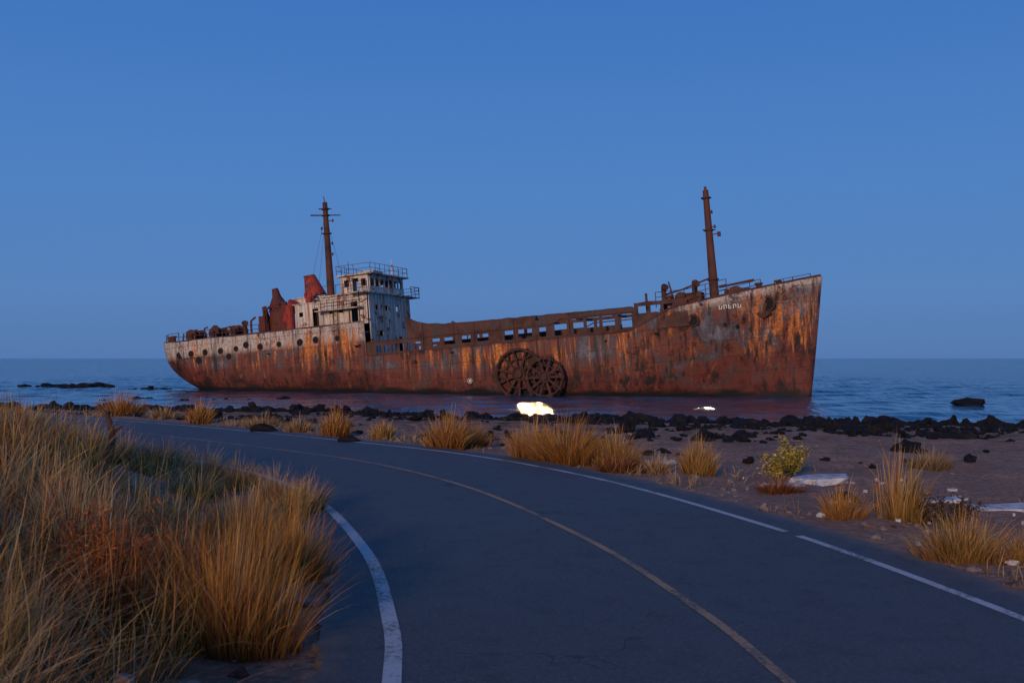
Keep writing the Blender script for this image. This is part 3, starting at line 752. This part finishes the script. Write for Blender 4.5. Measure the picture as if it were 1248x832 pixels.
def tussock(name,x,y,r,h,pal,n=700,wd=.009,spread=1.0,upright=False):
    a=rng.uniform(0,2*np.pi,n); q=np.sqrt(rng.random(n))
    lob=1+.25*np.sin(a*3+x*5)+.15*np.sin(a*5+y*3)
    bx=x+np.cos(a)*q*r*.5*lob;by=y+np.sin(a)*q*r*.42*lob
    bz=height(bx,by)-.03
    H=h*rng.uniform(.4,1.18,n)*(1.08-.35*q)*(1+.14*np.sin(a*4+x*9))
    bend=np.clip(q*(r/h)*.75*spread+rng.normal(0,.22,n),0.02,1.7)
    if upright: bend=np.abs(rng.normal(.12,.12,n))
    c0=cvar(n,PAL[pal][0],.25);c1=cvar(n,PAL[pal][1],.3)
    g=rng.random(n)<.22; c1[g]=cvar(g.sum(),PAL['straw'][1],.2)
    g=rng.random(n)<.15; c1[g]=cvar(g.sum(),PAL['rust'][1],.2)
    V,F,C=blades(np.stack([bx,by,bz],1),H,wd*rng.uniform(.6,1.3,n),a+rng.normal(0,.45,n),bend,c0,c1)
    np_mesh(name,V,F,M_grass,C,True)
T=[(-15.2,38.9,1.25,1.15,'orange',900,.03),(-9.7,30.9,.65,.75,'orange',600,.022),(-7.3,29.3,1.0,.5,'straw',700,.02),
   (-4.6,25.9,.55,.8,'orange',700,.018),(-3.3,25.3,.45,.55,'gold',500,.018),(-1.4,22.5,.85,.9,'orange',1100,.016),(-.9,23.3,.6,.65,'orange',600,.016),
   (1.1,19.6,1.3,.95,'orange',2000,.014),(.4,20.5,.9,.85,'orange',900,.014),(2.0,19.2,.8,.75,'gold',800,.013),(1.95,18.1,.75,.45,'rust',800,.012),(2.6,17.9,.4,.4,'straw',400,.012),
   (3.35,17.9,.5,.68,'gold',900,.012),(4.1,15.3,.6,.32,'rust',700,.010),(4.25,12.8,.5,.5,'orange',500,.009),
   (4.6,10.2,.75,.6,'gold',1000,.008),(5.15,10.0,.3,.42,'gold',400,.008),(8.4,20,.7,.5,'grey',700,.012),(-12.2,35,.8,.65,'straw',500,.022),(-5.9,27.6,.6,.5,'straw',400,.02),(9.5,15.0,.4,.4,'grey',400,.01)]
for t in T: tussock('grass_tussock',t[0],t[1],t[2],t[3],t[4],int(t[5]*1.1),t[6])
tussock('tall_reed_clump',4.95,12.7,.5,1.0,'gold',260,.014,.9)
tussock('tall_reed_clump',5.2,12.9,.4,.6,'dark',500,.012,.8)
for t in [(-1.95,7.0,.75,1.0,'orange',2000,.0065),(-2.45,7.5,.5,.9,'rust',1100,.007),(-2.05,9.3,.6,.75,'orange',1300,.007),(-2.65,10.2,.7,.75,'orange',1200,.008),
          (-3.0,11.2,.6,.65,'straw',1000,.009),(-3.6,8.2,.6,.9,'straw',1200,.007),(-2.75,12.4,.45,.55,'gold',700,.009),(-4.6,14.6,.7,.5,'straw',700,.01),
          (-2.9,5.4,.5,.85,'gold',900,.005),
          (-2.75,13.2,.55,.55,'gold',700,.009),(-3.4,14.3,.65,.55,'straw',700,.010),(-4.3,15.7,.7,.55,'gold',700,.011),(-5.3,17.1,.7,.6,'straw',700,.012),
          (-6.4,18.4,.75,.6,'orange',700,.013),(-7.6,19.7,.8,.65,'straw',700,.014),(-8.9,21.1,.8,.7,'gold',700,.015),(-10.3,22.6,.8,.7,'straw',700,.016),(-11.6,24.0,.8,.6,'orange',700,.017)]:
    tussock('grass_tussock',t[0],t[1],t[2],t[3],t[4],t[5],t[6])
tussock('rust_coloured_weed',-2.75,6.9,.6,.85,'rust',1100,.012,1.2)

# continuous dune grass on the landward bank (one object)
Vs=[]
nc=4600
cy=2.9+ rng.random(nc)**1.5*33; cx=-(cy*.64)*rng.random(nc)-.6
rd,sd=road_dist(cx,cy); r=rd-2.95
ok=(sd<0)&(r>.75)&((r>2.2)|((rng.random(nc)<.28)))&((lumps(cx*1.9+3,cy*1.9)>-.22)|(r>4.5))
cx=cx[ok];cy=cy[ok]
for x,y in zip(cx,cy):
    n=int(rng.integers(18,46)); wd=.0036+.0008*y
    a=rng.uniform(0,2*np.pi,n); q=rng.random(n); rr=rng.uniform(.1,.32)+.008*y
    bx=x+np.cos(a)*q*rr; by=y+np.sin(a)*q*rr
    h=rng.uniform(.28,.78)*(1+.3*float(lumps(np.array(x*.8),np.array(y*.8))))
    H=h*rng.uniform(.45,1.3,n); bend=np.clip(rng.normal(.6,.4,n),0.03,1.6)
    pal=rng.choice(['straw','straw','straw','gold','orange','gold','grey','rust'])
    Vs.append((bx,by,H,bend,a+rng.normal(.3,.7,n),np.full(n,wd),cvar(n,PAL[pal][0],.2),cvar(n,PAL[pal][1],.32)))
for i in range(260):
    y=rng.uniform(2.6,6.5); x=-rng.uniform(.42,.66)*y-.25; n=5
    Vs.append((x+rng.normal(0,.06,n),y+rng.normal(0,.06,n),rng.uniform(.6,1.1,n),np.clip(rng.normal(.9,.3,n),.2,1.7),rng.uniform(0,6.28,n),np.full(n,.0075),cvar(n,PAL['straw'][0],.2),cvar(n,PAL['straw'][1],.2)))
bx,by,H,bend,a,wd,c0,c1=[np.concatenate([v[i] for v in Vs]) for i in range(8)]
bz=height(bx,by)-.02
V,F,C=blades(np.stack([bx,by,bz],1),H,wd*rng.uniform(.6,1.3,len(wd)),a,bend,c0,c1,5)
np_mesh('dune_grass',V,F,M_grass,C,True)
n=7200; aa=rng.uniform(0,60,n); s0=ARC[np.argmin(abs(CL[:,1]-4))]
cxx=np.interp(aa+s0,ARC,CL[:,0]); cyy=np.interp(aa+s0,ARC,CL[:,1]); nxx=np.interp(aa+s0,ARC,NR[:,0]); nyy=np.interp(aa+s0,ARC,NR[:,1])
of=3.2+rng.exponential(1.2,n); bx=cxx+nxx*of; by=cyy+nyy*of; kk=lumps(bx*1.1,by*1.1)>.02; bx=bx[kk];by=by[kk]; n=len(bx)
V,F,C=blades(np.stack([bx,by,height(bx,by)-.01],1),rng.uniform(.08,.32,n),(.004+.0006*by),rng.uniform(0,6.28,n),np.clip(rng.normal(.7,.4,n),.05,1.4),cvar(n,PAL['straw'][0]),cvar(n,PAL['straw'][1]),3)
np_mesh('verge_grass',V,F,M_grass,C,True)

def shrub(name,x,y,r,h,pal,n=900,leaf=.035,asp=.4):
    z0=float(height(np.array([x]),np.array([y]))[0]); P=Part(); L=[]
    for i in range(22):
        a=random.uniform(0,6.28); e=Vector((x+math.cos(a)*r*random.uniform(.2,1),y+math.sin(a)*r*random.uniform(.2,1),z0+h*random.uniform(.5,1.08)))
        b=Vector((x,y,z0-.02)); mid=b.lerp(e,.5)+Vector((0,0,h*.12)); P.tube([b,mid,e],.006,5)
        for k in range(n//22):
            t=random.uniform(.25,1.08); p0=(b.lerp(mid,t*2) if t<.5 else mid.lerp(e,t*2-1))+Vector([random.gauss(0,.05) for _ in range(3)])
            d1=Vector([random.gauss(0,1) for _ in range(3)]).normalized(); d2=d1.orthogonal().normalized()
            s=leaf*random.uniform(.5,1.3); L.append((p0-d1*s,p0+d2*s*asp,p0+d1*s,p0-d2*s*asp))
    V=np.array([list(v) for q in L for v in q]); F=np.arange(len(V)).reshape(-1,4)
    cc=np.repeat(cvar(len(L),PAL[pal][1],.35),4,axis=0); cc=np.concatenate([cc,np.ones((len(cc),1))],1)
    e=empty(name); np_mesh('leaves',V,F,M_grass,cc,False,e); P.obj('stems',M_mast,e)
shrub('yellow_green_shrub',5.1,18.3,.5,.62,'green',1300); shrub('yellow_green_shrub',4.7,17.6,.35,.4,'green',700)
shrub('dark_shrub',5.35,12.2,.35,.35,'dark',900,.03)
shrub('rust_leaf_shrub',-2.95,7.4,.65,.75,'rust',1800,.04,.14)

# weathered stump, dead branch, white boards, litter stones
def z_at(x,y): return float(height(np.array([x]),np.array([y]))[0])
M_wood=rusty('weathered_wood',(.34,.20,.14),.40,.55,90,.9,3)
P=Part(); x,y=-1.98,5.0; z=z_at(x,y)
P.cyl((x,y,z-.1),(x+.02,y,z+.3),.075,.06,12); P.cyl((x+.02,y,z+.3),(x+.05,y,z+.42),.06,.045,12); P.cyl((x+.02,y,z+.2),(x-.08,y-.02,z+.33),.03,.02,8)
P.obj('driftwood_stump',M_wood,None,True)
P=Part(); x,y=-6.3,15.6; z=z_at(x,y)
pts=[(x,y,z),(x+.05,y,z+.5),(x-.02,y,z+.75),(x-.18,y,z+.95)]
for i,(a,b) in enumerate(zip(pts[:-1],pts[1:])): P.cyl(a,b,.07-.015*i,.055-.015*i,8)
P.cyl(pts[1],(x+.2,y,z+.62),.03,.015,6)
P.obj('dead_branch',M_dark,None)
M_board,nt,p=new_mat('white_washed_boards'); a=noise_n(nt,objco(nt),5,8,.7)
nt.links.new(ramp(nt,a,[(.38,(.20,.18,.17)),(.52,(.50,.50,.52)),(.8,(.70,.70,.73))]),p.inputs['Base Color']); p.inputs['Roughness'].default_value=.7
def slab_geo(P,x,y,w,l,rot,t):
    z=z_at(x,y)-.03; n=14; vs=[]
    for lay in (0,1):
        for i in range(n):
            q=2*math.pi*i/n; k=1/max(abs(math.cos(q)),abs(math.sin(q)))*random.uniform(.65,1.0)
            a=math.cos(q)*k*w/2; b=math.sin(q)*k*l/2
            vs.append((x+a*math.cos(rot)-b*math.sin(rot),y+a*math.sin(rot)+b*math.cos(rot),z+lay*t+random.uniform(0,.03)+.04*a))
    P.add(vs,[tuple(range(n))[::-1],tuple(range(n,2*n))]+[(i,(i+1)%n,n+(i+1)%n,n+i) for i in range(n)])
def slab(name,x,y,w,l,rot,t=.09):
    P=Part(); slab_geo(P,x,y,w,l,rot,t); P.obj(name,M_board,None,False)
slab('white_board',5.25,17.0,1.1,.7,.1,.11); slab('white_board',3.0,20.2,.7,.4,.3,.06); slab('white_board',4.3,15.9,.8,.35,-.2,.06)
slab('white_board',7.1,14.4,1.2,.6,-.1,.06); slab('white_board',7.3,13.1,.9,.4,.1,.06); slab('white_board',6.6,15.2,.9,.35,.3,.05); slab('white_board',5.9,13.9,.6,.3,0,.05)
P=Part()
for i in range(36):
    x=random.uniform(3.9,9.5); y=random.uniform(10.5,18)
    if float(road_dist(np.array([x]),np.array([y]))[0][0])<3.5: continue
    w_=random.uniform(.03,.16); slab_geo(P,x,y,w_,w_*random.uniform(.4,.9),random.uniform(0,3),.045)
P.obj('white_debris_fragments',M_board)
for (x,y,s) in ((4.95,9.9,.05),(4.0,12.9,.06),(5.1,10.8,.06),(4.5,14.0,.05)):
    single_rock('white_stone',x,y,z_at(x,y)+s*.3,s,(1.2,.9,.7),M_board,random.randrange(6))
for (x,y,s) in ((-1.9,6.0,.13),(-1.55,5.75,.08),(-1.7,8.3,.09),(-1.75,5.3,.11)):
    single_rock('roadside_stone',x,y,z_at(x,y)+s*.3,s,(1.4,1,.6),M_peb,random.randrange(6))

# ------------------------------------------------------------------ world, sun, camera
w=bpy.data.worlds.new('World'); scene.world=w; w.use_nodes=True; nt=w.node_tree; nt.nodes.clear()
out=N(nt,'ShaderNodeOutputWorld'); bg=N(nt,'ShaderNodeBackground'); bg2=N(nt,'ShaderNodeBackground'); add=N(nt,'ShaderNodeAddShader')
tc=N(nt,'ShaderNodeTexCoord').outputs['Generated']; sp=N(nt,'ShaderNodeSeparateXYZ'); nt.links.new(tc,sp.inputs[0])
col=ramp(nt,sp.outputs[2],[(0.0,(.088,.195,.44)),(.06,(.090,.222,.505)),(.18,(.075,.220,.555)),(.36,(.045,.175,.52)),(1.0,(.022,.09,.29))])
nt.links.new(col,bg.inputs[0]); bg.inputs[1].default_value=.95
sky=N(nt,'ShaderNodeTexSky',sky_type='NISHITA'); sky.sun_disc=False; sky.sun_elevation=math.radians(13); sky.sun_rotation=math.radians(195)
nt.links.new(sky.outputs[0],bg2.inputs[0]); bg2.inputs[1].default_value=.002
nt.links.new(bg.outputs[0],add.inputs[0]); nt.links.new(bg2.outputs[0],add.inputs[1]); nt.links.new(add.outputs[0],out.inputs[0])

L=bpy.data.lights.new('sun','SUN'); L.energy=2.0; L.angle=math.radians(7); L.color=(1,.66,.42)
so=bpy.data.objects.new('sun',L); link(so)
az=Vector((-.34,-.94,0)).normalized(); el=math.radians(13)
dirn=-(az*math.cos(el)+Vector((0,0,math.sin(el))))
so.rotation_euler=dirn.to_track_quat('-Z','Y').to_euler()

cam=bpy.data.cameras.new('camera'); co_=bpy.data.objects.new('camera',cam); link(co_)
co_.location=(0,0,3.0); co_.rotation_euler=(math.radians(90+.945),0,0)
cam.lens=35; cam.sensor_width=36; cam.clip_end=20000; cam.clip_start=.1
cam.dof.use_dof=True; cam.dof.focus_distance=45; cam.dof.aperture_fstop=4.0
scene.camera=co_
scene.view_settings.view_transform='Standard'; scene.view_settings.look='None'; scene.view_settings.exposure=0
